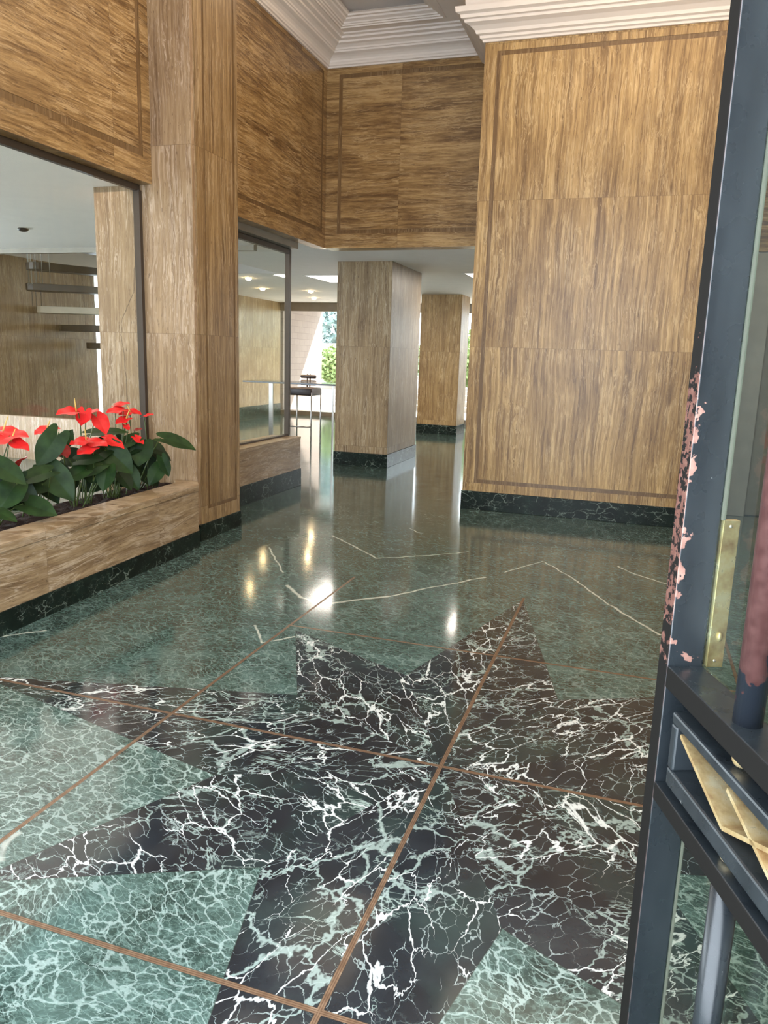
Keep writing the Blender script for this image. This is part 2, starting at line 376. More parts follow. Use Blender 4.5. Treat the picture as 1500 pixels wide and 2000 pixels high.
def green_base(name='green_marble_base', dark=1.0):
    t = NT(name); P = t.pos()
    c = t.ramp(t.noise(P, 7.0, 5, 0.7), [(0.3, (0.005*dark, 0.007*dark, 0.006*dark)), (0.6, (0.010*dark, 0.018*dark, 0.014*dark)), (0.8, (0.03*dark, 0.06*dark, 0.045*dark))])
    v = veins(t, P, 9.0, 0.07, 1.5, 0.45, (1, 1, 1.6), 0.3, (0.45, 0.72)); v2 = veins(t, P, 24.0, 0.06, 1.5, 0.4, (1, 1, 1.4), 0.3, (0.45, 0.75))
    c = t.mix(t.math('MULTIPLY', v, 0.75), c, (0.20, 0.25, 0.21)); c = t.mix(t.math('MULTIPLY', v2, 0.35), c, (0.16, 0.20, 0.17))
    return t.set(Base_Color=c, Roughness=0.28, Specular_IOR_Level=0.15)

def thin_glass(name, tint=(0.93, 0.97, 0.94), refl=1.0):
    t = NT(name); t.t.nodes.remove(t.b)
    tr = t.n('ShaderNodeBsdfTransparent'); t.put(tr.inputs[0], tint)
    gl = t.n('ShaderNodeBsdfGlossy'); t.put(gl.inputs['Roughness'], 0.01); t.put(gl.inputs['Color'], (0.95, 1.0, 0.97))
    g = t.n('ShaderNodeNewGeometry'); c = t.math('ABSOLUTE', t.vm('DOT_PRODUCT', g.outputs['Normal'], g.outputs['Incoming']))
    fr = t.math('ADD', 0.03*refl, t.math('MULTIPLY', t.math('POWER', t.math('SUBTRACT', 1.0, c, clamp=True), 5.0), 0.9))
    mx = t.n('ShaderNodeMixShader'); t.put(mx.inputs[0], fr)
    t.t.links.new(tr.outputs[0], mx.inputs[1]); t.t.links.new(gl.outputs[0], mx.inputs[2]); t.t.links.new(mx.outputs[0], t.out.inputs[0])
    return t.m

def emit(name, col, strength):
    t = NT(name); return t.set(Base_Color=(0.8, 0.8, 0.8), Emission_Color=col, Emission_Strength=strength)

def door_paint(dv, nv, K):
    """blue black enamel, rubbed through to red primer along the edge that hands touch"""
    t = NT('worn_blue_black_enamel'); P = t.pos(); X = t.xyz(P)
    u = t.math('MULTIPLY', t.vm('DOT_PRODUCT', t.vm('SUBTRACT', P, tuple(K)), tuple(dv)), -1.0)
    v = t.vm('DOT_PRODUCT', t.vm('SUBTRACT', P, tuple(K)), tuple(nv)); z = X[2]
    n = t.noise(P, 38.0, 4, 0.6); nb = t.noise(P, 14.0, 3)
    zone = t.math('MULTIPLY', t.rng(z, 1.02, 1.12, smooth=True), t.rng(z, 1.62, 1.36, smooth=True))
    low = t.math('MULTIPLY', t.rng(z, 1.07, 1.03), t.rng(z, 0.99, 1.01))
    # left (outer) face and its arris
    near = t.rng(v, 0.030, 0.0, smooth=True)
    onface = t.math('LESS_THAN', u, 0.002)
    w1 = t.math('MULTIPLY', zone, t.math('MULTIPLY', t.math('LESS_THAN', v, 0.0015), t.rng(u, 0.006, 0.0)))
    w2 = t.math('MULTIPLY', zone, near)
    k = t.math('ADD', t.math('MULTIPLY', w1, 0.20), t.math('MULTIPLY', w2, 0.165))
    k = t.math('ADD', k, t.math('MULTIPLY', low, 0.12))
    s = t.math('ADD', t.math('ADD', t.math('MULTIPLY', n, 0.6), t.math('MULTIPLY', nb, 0.4)), k)
    wear = t.math('MULTIPLY', t.rng(s, 0.655, 0.668), onface)
    wear = t.math('MULTIPLY', wear, t.math('GREATER_THAN', k, 0.015))
    wear = t.math('MULTIPLY', wear, t.math('SUBTRACT', 1.0, t.math('MULTIPLY', t.math('LESS_THAN', v, 0.0008), t.rng(t.noise(P, 75.0, 4, 0.65), 0.50, 0.54))))
    # arrises rubbed bare everywhere
    ed = t.math('MULTIPLY', t.rng(t.math('ABSOLUTE', v), 0.0022, 0.001, 0, 1), t.rng(t.noise(P, 25.0, 3), 0.42, 0.52))
    wear = t.math('MAXIMUM', wear, t.math('MULTIPLY', t.math('MULTIPLY', ed, 0.3), t.rng(t.math('ABSOLUTE', u), 0.004, 0.0)))
    specks = t.rng(t.noise(P, 90.0, 2), 0.77, 0.80)
    pt = t.ramp(t.noise(t.vm('MULTIPLY', P, (8, 8, 1.5)), 3.0, 4), [(0.3, (0.011, 0.014, 0.017)), (0.7, (0.022, 0.027, 0.031))])
    pr = t.ramp(t.noise(P, 60.0, 3), [(0.3, (0.22, 0.10, 0.075)), (0.7, (0.40, 0.22, 0.17))])
    pr = t.mix(t.math('MULTIPLY', t.math('LESS_THAN', v, 0.0008), t.rng(t.noise(P, 70.0, 3), 0.3, 0.6, 1.0, 0.75)), pr, (0.10, 0.045, 0.035))
    c = t.mix(wear, pt, pr); c = t.mix(t.math('MULTIPLY', specks, 0.4), c, (0.4, 0.4, 0.38))
    r = t.mix(wear, t.rng(t.noise(P, 20.0, 3), 0.3, 0.7, 0.22, 0.36), (0.6, 0.6, 0.6))
    r = t.mix(t.math('LESS_THAN', v, 0.0008), r, (0.62, 0.62, 0.62))
    t.bump(t.math('SUBTRACT', t.noise(P, 9.0, 2), t.math('MULTIPLY', wear, 0.3)), 0.02, 0.003)
    left = t.math('LESS_THAN', v, 0.0008); c = t.mix(t.math('MULTIPLY', left, t.math('SUBTRACT', 1.0, wear)), c, (0.012, 0.011, 0.010))
    return t.set(Base_Color=c, Roughness=r, Specular_IOR_Level=t.math('SUBTRACT', 0.6, t.math('MULTIPLY', left, 0.55)))

TV = travertine('travertine_vertical', True, slab=(0.66, 1.345), seed=0.3, contrast=1.25, dark=0.97, tint=(1.08, 0.98, 0.77))
TVP = travertine('travertine_pilaster', True, slab=(1.9, 1.345), seed=14.3, dark=0.74, tint=(1.06, 0.97, 0.86))
TVL = travertine('travertine_pale_vertical', True, dark=1.0, tint=(1.03, 1.0, 1.12), slab=(2.3, 1.345), seed=5.1, contrast=0.75, crack=True)
TH = travertine('travertine_horizontal', False, slab=(1.55, 9.0), seed=2.2, dark=0.76, tint=(1.10, 0.95, 0.74), contrast=1.3)
TB = travertine('travertine_planter', False, slab=(1.10, 9.0), seed=9.2, contrast=0.9, dark=0.95, tint=(1.0, 1.0, 1.1))
TG = travertine('travertine_inlay', True, dark=0.42, tint=(1.15, 0.95, 0.75), seed=4.0, contrast=0.25, vk=0.3)
TC = travertine('travertine_column', True, slab=(0.39, 1.345), seed=11.3, contrast=0.8, dark=0.8, rough=0.45, tint=(0.97, 0.96, 0.95))
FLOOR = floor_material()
BASE = green_base()
PLASTER = plain('white_plaster', (0.78, 0.715, 0.655), 0.6, var=0.02)
CEILW = plain('white_ceiling_paint', (0.88, 0.84, 0.80), 0.7, var=0.02)
BRONZE = plain('dark_bronze', (0.060, 0.043, 0.030), 0.4, 0.25)
STEEL = plain('brushed_steel', (0.45, 0.44, 0.42), 0.28, 0.9)
GLASS = thin_glass('window_glass', tint=(0.975, 0.985, 0.965), refl=1.1)
GREY_METAL = plain('grey_painted_metal', (0.27, 0.25, 0.21), 0.35, 0.3)

# ------------------------------------------------------------------ floor and shell
YB, YP0, YP1, XF, XP = 8.55, 5.20, 5.85, -3.57, -3.215      # back plane, pier near/far face, fascia plane, pilaster face
ZF = 2.70                                                  # underside of the fascia
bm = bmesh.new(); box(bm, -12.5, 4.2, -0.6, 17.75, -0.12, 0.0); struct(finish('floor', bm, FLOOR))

def panel(bm, o, u, n, W, z0, z1, m, gw=0.034, depth=0.003, thick=0.16, mi=0, gi=1, sides='lrbt'):
    """stone facing with an inlaid frame sunk into it; o corner, u along the wall, n out of the wall, m margins l,r,b,t"""
    o = Vector(o); u = Vector(u); n = Vector(n); Z = Vector((0, 0, 1))
    def P(a, z, d): return bm.verts.new(o+u*a+Z*z+n*d)
    def quad(a0, a1, b0, b1, d, k): bm.faces.new((P(a0, b0, d), P(a1, b0, d), P(a1, b1, d), P(a0, b1, d))).material_index = k
    L, R, B, T = m[0], W-m[1], z0+m[2], z1-m[3]
    quad(0, L, z0, z1, 0, mi); quad(R, W, z0, z1, 0, mi); quad(L, R, z0, B, 0, mi); quad(L, R, T, z1, 0, mi)
    l, r, b, t = L+gw, R-gw, B+gw, T-gw
    quad(l, r, b, t, 0, mi)
    quad(L, l, B, T, -depth, gi); quad(r, R, B, T, -depth, gi); quad(l, r, B, b, -depth, gi); quad(l, r, t, T, -depth, gi)
    def wall(a0, b0, a1, b1):
        bm.faces.new((P(a0, b0, 0), P(a1, b1, 0), P(a1, b1, -depth), P(a0, b0, -depth))).material_index = gi
    for (x0, y0, x1, y1) in ((L, B, R, B), (R, B, R, T), (R, T, L, T), (L, T, L, B), (l, b, r, b), (r, b, r, t), (r, t, l, t), (l, t, l, b)):
        wall(x0, y0, x1, y1)
    # returns and back
    def flat(a0, b0, a1, b1):
        bm.faces.new((P(a0, b0, 0), P(a1, b1, 0), P(a1, b1, -thick), P(a0, b0, -thick))).material_index = mi
    flat(0, z0, W, z0); flat(W, z0, W, z1); flat(W, z1, 0, z1); flat(0, z1, 0, z0)
    quad(0, W, z0, z1, -thick, mi)
def paneled(name, mats, *a, **k):
    bm = bmesh.new(); panel(bm, *a, **k)
    me = bpy.data.meshes.new(name); bmesh.ops.remove_doubles(bm, verts=bm.verts, dist=1e-5)
    bmesh.ops.recalc_face_normals(bm, faces=bm.faces); bm.to_mesh(me); bm.free()
    for m in mats: me.materials.append(m)
    return struct(link(name, me))
ZC = 4.82
# left fascia over the windows (two bays), spandrel at the back, right block
paneled('wall_left_fascia', [TH, TG], (XF, YP0, 0), (0, -1, 0), (1, 0, 0), YP0-0.35, ZF, ZC+0.1, (0.10, 0.3, 0.17, 0.14), thick=0.13, gw=0.045)
paneled('wall_left_fascia', [TH, TG], (XF, YB, 0), (0, -1, 0), (1, 0, 0), YB-YP1, ZF, ZC+0.1, (0.10, 0.10, 0.16, 0.38), thick=0.13, gw=0.04)
paneled('wall_back', [TH, TG], (XF, YB, 0), (1, 0, 0), (0, -1, 0), -1.55-XF, ZF, ZC+0.1, (0.145, 0.095, 0.155, 0.40), thick=0.22, gw=0.042)
paneled('wall_right', [TV, TG], (-1.60, 7.55, 0), (1, 0, 0), (0, -1, 0), 2.35, 0.19, 4.50, (0.115, 0.115, 0.085, 0.25), thick=1.1, gw=0.038)
bm = bmesh.new(); box(bm, -1.61, 0.76, 7.538, 8.66, 0, 0.19); struct(finish('baseboard_right', bm, BASE, bevel=0.003))
# wall above the block behind its cornice
bm = bmesh.new(); box(bm, -1.60, 0.75, 7.552, 8.65, 4.5, ZC+0.1); struct(finish('wall_right_upper', bm, PLASTER))
# pier with pilaster
bm = bmesh.new(); box(bm, -4.09, XP-0.012, YP0, YP1, 0.135, ZC+0.1); struct(finish('wall_left_pier', bm, TVL))
paneled('wall_left_pilaster', [TVP, TG], (XP, YP1+0.01, 0), (0, -1, 0), (1, 0, 0), YP1-YP0-0.03, 0.135, ZC+0.1, (0.055, 0.10, 0.11, 0.3), thick=0.05, gw=0.028)
bm = bmesh.new(); box(bm, -4.10, XP+0.01, YP0-0.004, YP1+0.02, 0, 0.135); struct(finish('baseboard_left', bm, BASE, bevel=0.003))
# low wall and glazing of the second bay
bm = bmesh.new(); box(bm, -3.98, -3.625, YP1, 8.04, 0.20, 0.545); box(bm, -3.985, -3.62, YP1, 8.043, 0.545, 0.568, 0)
struct(finish('wall_left_low', bm, [TB, BRONZE]))
bm = bmesh.new(); box(bm, -3.99, -3.615, YP1, 8.05, 0, 0.20); struct(finish('baseboard_left', bm, BASE, bevel=0.003))

def window(name, pts, frame_boxes, pane_box):
    bm = bmesh.new()
    for b in frame_boxes: box(bm, *b)
    w = struct(finish(name, bm, BRONZE, bevel=0.002))
    bm = bmesh.new(); box(bm, *pane_box); g = finish('pane', bm, GLASS, w)
    return w
window('window_1', None, [(-3.715, -3.675, 0.35, 5.20, 2.655, 2.70), (-3.715, -3.660, 5.165, 5.20, 0.42, 2.66), (-3.715, -3.675, 0.35, 5.20, 0.40, 0.44), (-3.715, -3.675, 0.35, 0.40, 0.42, 2.66)],
       (-3.699, -3.691, 0.38, 5.18, 0.43, 2.67))
window('window_2', None, [(-3.83, -3.78, YP1, 8.08, 2.575, 2.63), (-3.83, -3.775, 8.035, 8.085, 0.568, 2.62), (-3.83, -3.78, YP1, 8.08, 0.568, 0.585)],
       (-3.809, -3.801, YP1, 8.05, 0.575, 2.60))
# soffit closing the second bay over the glass
bm = bmesh.new(); box(bm, -3.98, XF-0.13, YP1, 8.10, 2.632, 2.72); struct(finish('trim_1', bm, GREY_METAL))

# ---- ceilings
def tray_profile(): return [(0, 0), (0.012, 0), (0.018, 0.012), (0.034, 0.012), (0.040, 0.024), (0.075, 0.036), (0.082, 0.050), (0.110, 0.052), (0.118, 0.066), (0.14, 0.07)]
bm = bmesh.new()
trays = [(-3.235, -2.17, 6.2, 8.11), (-3.235, -2.17, 1.2, 5.7), (-1.62, 1.45, 1.2, 6.9)]
xs = sorted({-3.75, 3.1} | {t[0] for t in trays} | {t[1] for t in trays}); ys = sorted({0.2, 8.7} | {t[2] for t in trays} | {t[3] for t in trays})
for x0, x1 in zip(xs, xs[1:]):
    for y0, y1 in zip(ys, ys[1:]):
        cx, cy = (x0+x1)/2, (y0+y1)/2
        if any(t[0] < cx < t[1] and t[2] < cy < t[3] for t in trays): continue
        box(bm, x0, x1, y0, y1, ZC, ZC+0.14)
box(bm, -3.75, 3.1, 0.2, 8.7, ZC+0.13, ZC+0.22)
struct(finish('ceiling', bm, PLASTER))
def moulding(name, path, prof, closed=False):
    bm = bmesh.new(); sweep(bm, path, prof, closed)
    o = finish(name, bm, PLASTER); return struct(o)
for k, t in enumerate(trays):
    x0, x1, y0, y1 = t
    bmm = bmesh.new()
    prof = [(d-0.0, ZC-0.004+z) for d, z in tray_profile()]
    prof = [(-0.035, ZC+0.001), (-0.035, ZC-0.012), (-0.012, ZC-0.016), (-0.006, ZC-0.004)]+[(d, z) for d, z in prof]
    sweep(bmm, [(x0, y0), (x1, y0), (x1, y1), (x0, y1)], prof, True)
    struct(finish('trim_%d' % (k+2), bmm, PLASTER))
crown = [(0, 4.585), (0.022, 4.585), (0.026, 4.600), (0.040, 4.606), (0.042, 4.622), (0.050, 4.632), (0.052, 4.650), (0.070, 4.668), (0.098, 4.684), (0.136, 4.696), (0.140, 4.712), (0.152, 4.714), (0.156, 4.730), (0.185, 4.748), (0.215, 4.756), (0.218, 4.774), (0.262, 4.782), (0.266, 4.800), (0.300, 4.806), (0.300, 4.83)]
moulding('trim_5', [(-1.60, YB), (XF, YB), (XF, YP1)], crown)
moulding('trim_6', [(XF, YP0), (XF, 0.35)], crown)
low = [(0, 4.325), (0.020, 4.325), (0.026, 4.342), (0.045, 4.350), (0.048, 4.372), (0.075, 4.380), (0.085, 4.405), (0.120, 4.432), (0.165, 4.448), (0.170, 4.470), (0.195, 4.474), (0.200, 4.500), (0.235, 4.512), (0.240, 4.555), (0.16, 4.560), (0.17, 4.66), (0.20, 4.70), (0.24, 4.72), (0.25, 4.76), (0.32, 4.78), (0.33, 4.83)]
moulding('trim_7', [(0.75, 8.45), (0.75, 7.55), (-1.60, 7.55), (-1.60, 8.55)], low)

# ---- right recess with lift door
paneled('wall_right_recess', [TH, TG], (0.75, 8.45, 0), (1, 0, 0), (0, -1, 0), 2.3, 2.60, ZC+0.1, (0.12, 0.12, 0.24, 0.4), thick=0.2)
bm = bmesh.new(); box(bm, -3.75, -2.3, 0.18, 0.34, 0, ZC+0.1); box(bm, 0.56, 3.05, 0.18, 0.34, 0, ZC+0.1); box(bm, -2.3, 0.56, 0.18, 0.34, 3.9, ZC+0.1); struct(finish('wall_front', bm, TV))
bm = bmesh.new(); box(bm, 2.75, 3.05, 0.35, 8.45, 0, ZC+0.1); struct(finish('wall_right_side', bm, TV))
bm = bmesh.new(); box(bm, 0.75, 2.8, 8.62, 8.72, 0, 2.62); struct(finish('wall_right_inner', bm, GREY_METAL))
d1 = bmesh.new(); box(d1, 0.86, 1.16, 8.46, 8.60, 0, 2.60); box(d1, 2.25, 2.75, 8.46, 8.60, 0, 2.60); box(d1, 1.16, 2.25, 8.46, 8.60, 2.33, 2.60)
dj = struct(finish('door_1', d1, GREY_METAL, bevel=0.006))
bm = bmesh.new(); box(bm, 1.16, 1.70, 8.54, 8.58, 0.01, 2.33); finish('door_leaf', bm, plain('bronze_lift_door', (0.17, 0.15, 0.115), 0.35, 0.5), dj)
bm = bmesh.new(); box(bm, 1.708, 2.25, 8.54, 8.58, 0.01, 2.33); finish('door_leaf', bm, plain('bronze_lift_door', (0.17, 0.15, 0.115), 0.35, 0.5), dj)

# ---- the hall beyond and the room behind the glass
def slab(name, b, m, lab=None):
    bm = bmesh.new(); box(bm, *b); return struct(finish(name, bm, m))
slab('ceiling_room', (-12.4, XF-0.13, 0.2, 8.2, 2.70, 2.80), CEILW)
bm = bmesh.new()
for b in [(-12.4, -8.47, 8.2, 17.6), (-5.5, -3.98, 8.2, 17.6), (-8.47, -5.5, 8.2, 8.34), (-8.47, -5.5, 11.28, 17.6), (-3.98, 3.0, 8.77, 17.6)]:
    box(bm, b[0], b[1], b[2], b[3], 2.72, 2.82)
box(bm, -3.98, -3.70, 8.1, 8.77, 2.72, 2.82)
struct(finish('ceiling_hall', bm, CEILW))
bm = bmesh.new()
for b in [(-8.57, -8.47, 8.24, 11.38), (-5.5, -5.4, 8.24, 11.38), (-8.57, -5.4, 8.24, 8.34), (-8.57, -5.4, 11.28, 11.38)]: box(bm, *b, 2.82, 4.6)
box(bm, -8.57, -5.4, 8.24, 11.38, 4.6, 4.7)
struct(finish('ceiling_stairwell', bm, CEILW))
TW = travertine('travertine_hall_wall', True, slab=(0.62, 1.345), seed=17.0, contrast=0.75, dark=0.95)
slab('wall_hall_left', (-8.7, -8.5, 8.2, 10.72, 0.0, 2.72), TW)
slab('wall_room_left', (-8.7, -8.5, 0.2, 8.2, 0.0, 0.3), TW)
slab('wall_hall_left', (-8.7, -8.5, 12.3, 17.6, 0.27, 2.72), travertine('travertine_far_wall', True, slab=(0.52, 9.0), seed=21.0, contrast=0.6, dark=1.15))
slab('baseboard_hall', (-8.7, -8.49, 12.3, 17.6, 0.0, 0.27), green_base('green_marble_far', 3.0))
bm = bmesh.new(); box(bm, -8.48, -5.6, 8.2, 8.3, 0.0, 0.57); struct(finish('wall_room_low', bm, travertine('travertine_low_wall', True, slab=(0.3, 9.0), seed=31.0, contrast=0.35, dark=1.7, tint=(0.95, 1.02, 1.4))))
bm = bmesh.new(); box(bm, -8.48, -4.3, 8.2, 8.28, 2.64, 2.71); struct(finish('trim_8', bm, GREY_METAL))
slab('wall_hall_right', (0.6, 0.8, 8.75, 17.6, 0.0, 2.72), TW)
slab('wall_room_front', (-8.7, -3.7, 0.2, 0.3, 0, 2.72), TW)
# piers and head of the far window wall
YW = 17.6
bm = bmesh.new(); box(bm, -8.7, 3.1, YW, YW+0.15, 2.52, 2.82); box(bm, -8.7, 3.1, YW, YW+0.3, 0, 0.10)
for x in (-8.6, -5.9, -3.2, -0.5, 2.2): box(bm, x-0.03, x+0.03, YW+0.02, YW+0.12, 0.1, 2.52)
fw = struct(finish('window_3', bm, plain('grey_window_frame', (0.30, 0.26, 0.22), 0.4, 0.2)))
bm = bmesh.new(); box(bm, -8.5, 3.0, YW+0.06, YW+0.07, 0.1, 2.52); finish('pane', bm, GLASS, fw)

# columns
def column(x0, x1, y0, y1, zt, mat, label):
    r = empty('stone_column', ((x0+x1)/2, (y0+y1)/2, 0), label, 'column')
    T = Matrix.Translation(-Vector(r.location))
    bm = bmesh.new(); box(bm, x0, x1, y0, y1, 0.18, zt, mat=T); finish('shaft', bm, mat, r, bevel=0.004)
    bm = bmesh.new(); box(bm, x0-0.012, x1+0.012, y0-0.012, y1+0.012, 0, 0.18, mat=T); finish('base', bm, BASE, r, bevel=0.003)
column(-3.945, -3.175, 9.90, 11.32, 2.72, TC, 'nearest square travertine column with green marble base, standing in the middle of the passage')
column(-4.19, -3.37, 15.0, 15.7, 2.72, travertine('travertine_far_column', True, slab=(0.41, 1.345), seed=23.0, contrast=0.8, dark=1.0, rough=0.45, tint=(1.12, 1.0, 0.8)), 'farther travertine column of warm orange tone, seen to the right of the nearer column')

# ------------------------------------------------------------------ ceiling lights of the hall
def downlight(x, y, label):
    r = empty('recessed_downlight', (x, y, 2.72), label, 'ceiling light', 'small bright downlights in the hall ceiling')
    bm = bmesh.new(); sweep(bm, [(0.055*math.cos(a), 0.055*math.sin(a)) for a in [i*math.pi/10 for i in range(20)]], [(-0.012, 0.001), (-0.012, -0.006), (0.012, -0.004), (0.012, 0.001)], True)
    finish('rim', bm, STEEL, r)
    bm = bmesh.new(); ball(bm, (0, 0, -0.004), 0.052, (1, 1, 0.8)); finish('bulb', bm, emit('lamp_bulb', (1.0, 0.72, 0.38), 70.0), r)
    lamp('downlight_beam', 'SPOT', (x, y, 2.66), 55, (1.0, 0.72, 0.42), size=0.04, spot=2.4)
for x, y, l in [(-6.36, 11.94, 'round downlight glowing behind the second window, leftmost and nearest of the four'),
                (-7.07, 13.84, 'round downlight glowing behind the second window, close to the mullion'),
                (-6.28, 14.35, 'round downlight just right of the bronze mullion, upper of the pair'),
                (-6.94, 16.04, 'round downlight just right of the bronze mullion, lower and farther of the pair')]: downlight(x, y, l)
def panel_light(x0, x1, y0, y1, label, e):
    r = empty('ceiling_light_panel', ((x0+x1)/2, (y0+y1)/2, 2.72), label, 'ceiling light')
    w, d = (x1-x0)/2, (y1-y0)/2
    bm = bmesh.new(); sweep(bm, [(-w, -d), (w, -d), (w, d), (-w, d)], [(-0.02, 0.001), (-0.02, -0.008), (0.015, -0.008), (0.015, 0.001)], True); finish('frame', bm, CEILW, r)
    bm = bmesh.new(); box(bm, -w, w, -d, d, -0.004, 0.0); finish('diffuser', bm, emit('panel_glow', (1.0, 0.93, 0.85), 5.0), r)
    lamp('panel_beam', 'AREA', ((x0+x1)/2, (y0+y1)/2, 2.70), e, (1.0, 0.9, 0.78), size=x1-x0, size_y=y1-y0)
panel_light(-5.17, -4.25, 11.55, 12.65, 'bright rectangular ceiling panel left of the nearest column', 28)
panel_light(-2.54, -2.02, 11.3, 12.4, 'bright rectangular ceiling panel at right, cut by the right wall', 34)
bm = bmesh.new(); ball(bm, (0, 0, 0), 0.055, (1.0, 1.0, 0.45)); o = finish('ceiling_spot', bm, plain('black_lamp', (0.02, 0.02, 0.02), 0.4)); o.location = at(45, 448, 2, 2.69); tag(o, 'small dark recessed spot in the white ceiling behind the left window', 'ceiling light')

# ------------------------------------------------------------------ planter
AX, AY, BX, BY = -2.975, 1.2, -3.135, 5.06
def on(y, off): return (AX+(BX-AX)*(y-AY)/(BY-AY)-off, y)
pl = empty('window_planter', (-3.2, 3.2, 0), 'long low travertine planter box on a dark marble base under the left window', 'planter')
T = Matrix.Translation(-Vector(pl.location))
def pprism(name, pts, z0, z1, mat, bev=0.0):
    bm = bmesh.new(); prism(bm, [(p[0]+3.2, p[1]-3.2) for p in pts], z0, z1); return finish(name, bm, mat, pl, bevel=bev)
pprism('front_panel', [on(1.2, 0), on(BY, 0), (-3.225, 5.19), (-3.29, 5.19), on(BY, 0.06), on(1.2, 0.06)], 0.13, 0.44, TB)
pprism('rim', [on(1.2, -0.006), on(BY, -0.006), (-3.22, 5.195), (-3.44, 5.195), on(BY, 0.205), on(1.2, 0.205)], 0.44, 0.49, TB, 0.004)
pprism('base', [on(1.2, -0.008), on(BY, -0.008), (-3.22, 5.195), (-3.30, 5.195), on(1.2, 0.07)], 0.0, 0.13, BASE)
soil = NT('dark_soil'); sn = soil.noise(soil.pos(), 60, 5, 0.7); soil.bump(sn, 1.0, 0.03)
soil.set(Base_Color=soil.ramp(sn, [(0.35, (0.008, 0.004, 0.004)), (0.7, (0.05, 0.02, 0.017))]), Roughness=0.95)
bm = bmesh.new()
nx, ny = 12, 120; grid = []
for j in range(ny+1):
    y = 1.25+(5.19-1.25)*j/ny; x0 = -3.69; x1 = on(y, 0.19)[0]
    grid.append([bm.verts.new((x0+(x1-x0)*i/nx+3.2, y-3.2, 0.43+random.uniform(-0.015, 0.02)+0.02*math.sin(i/nx*math.pi))) for i in range(nx+1)])
for j in range(ny):
    for i in range(nx): bm.faces.new((grid[j][i], grid[j][i+1], grid[j+1][i+1], grid[j+1][i]))
finish('soil', bm, soil.m, pl, smooth=True)

# ------------------------------------------------------------------ anthuriums
def leaf_mat(name, a, b, rough=0.35):
    t = NT(name); P = t.pos(); n = t.noise(P, 14, 4)
    return t.set(Base_Color=t.ramp(n, [(0.3, a), (0.7, b)]), Roughness=rough, Specular_IOR_Level=0.22)
LEAFM = leaf_mat('anthurium_leaf', (0.008, 0.026, 0.006), (0.022, 0.056, 0.012), 0.5)
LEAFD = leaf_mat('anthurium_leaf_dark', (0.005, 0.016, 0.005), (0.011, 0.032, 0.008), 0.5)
RED = leaf_mat('anthurium_red', (0.58, 0.012, 0.014), (0.78, 0.030, 0.030), 0.35)
REDD = leaf_mat('anthurium_old_red', (0.16, 0.008, 0.008), (0.30, 0.015, 0.012), 0.35)
STEM = leaf_mat('anthurium_stem', (0.05, 0.09, 0.025), (0.10, 0.14, 0.04))
SPAD = leaf_mat('anthurium_spadix', (0.62, 0.42, 0.08), (0.75, 0.55, 0.20), 0.5)
def heart(bm, L, W, Mx, curl=0.18, lobe=0.28, wave=0.0):
    """heart shaped blade: base notch at the origin, tip along +x, cupped along the midrib"""
    nu, nv = 14, 8; rows = []
    for i in range(nu+1):
        s = i/nu
        # half outline in polar sweep: from notch round the lobe to the tip
        th = math.pi*(1-s)
        rows.append(s)
    outline = []
    for i in range(nu*2+1):
        a = -math.pi+2*math.pi*i/(nu*2)       # angle from tip
        r = 0.5*(1.0+0.0)
        x = 0.5*math.cos(a)+0.5; y = 0.5*math.sin(a)*(1.0-0.18*math.cos(a))
        k = abs(a)/math.pi
        x = x**1.0
        # pull tip to a point, push lobes back past the stem
        tip = max(0, 1-abs(a)/0.9)
        y *= (1-0.45*tip); x += 0.10*tip
        back = max(0, (k-0.62)/0.38)
        x += -lobe*math.sin(back*math.pi)*0.9+0.10*max(0, (k-0.93)/0.07)
        outline.append((x*L*0.95, y*W*1.05))
    c = Vector((0.16*L, 0, 0))
    rings = []
    for q in range(1, nv+1):
        f = q/nv; ring = []
        for (x, y) in outline[:-1]:
            px_, py_ = c.x+(x-c.x)*f, y*f
            z = curl*abs(py_)*0.9 - curl*1.3*(px_/L)**2*L*0.6 + wave*math.sin(px_/L*9)*abs(py_)
            ring.append(bm.verts.new(Mx @ Vector((px_, py_, z))))
        rings.append(ring)
    cv = bm.verts.new(Mx @ c); n = len(rings[0])
    for k in range(n):
        f = bm.faces.new((cv, rings[0][k], rings[0][(k+1) % n])); f.smooth = True
    for q in range(len(rings)-1):
        for k in range(n):
            f = bm.faces.new((rings[q][k], rings[q+1][k], rings[q+1][(k+1) % n], rings[q][(k+1) % n])); f.smooth = True
def frame_to(dirv, nrm):
    x = dirv.normalized(); z = (nrm-x*nrm.dot(x)).normalized(); y = z.cross(x)
    return Matrix((x, y, z)).transposed().to_4x4()
plants = []
PB = [('red anthurium at the left edge of the photo, lowest in the planter', 3.40),
      ('red anthurium with a tall pair of blooms, second plant from the left edge', 3.78),
      ('red anthurium in the middle of the planter with blooms before the pale low wall', 4.15),
      ('red anthurium with a cluster of raised blooms against the cracked stone pier', 4.53),
      ('anthurium at the right end of the planter with one broad leaf over the stone pier', 4.90)]
for lab, y in PB:
    plants.append(empty('anthurium', (-3.50, y, 0.44), lab, 'flowering plant', 'red anthuriums in the planter'))
def nearest(p): return min(plants, key=lambda r: abs(r.location.y-p.y))
def stem_to(r, p, rad=0.004, name='stem'):
    base = Vector((random.uniform(-0.05, 0.05), random.uniform(-0.09, 0.09), -0.01))
    q = p-Vector(r.location); mid = (base+q)/2+Vector((random.uniform(-0.02, 0.02), random.uniform(-0.03, 0.03), 0.05))
    pts = []
    for i in range(9):
        s = i/8; pts.append(base*(1-s)**2+mid*2*s*(1-s)+q*s*s)
    bm = bmesh.new(); tube(bm, pts, rad, 6); return bm
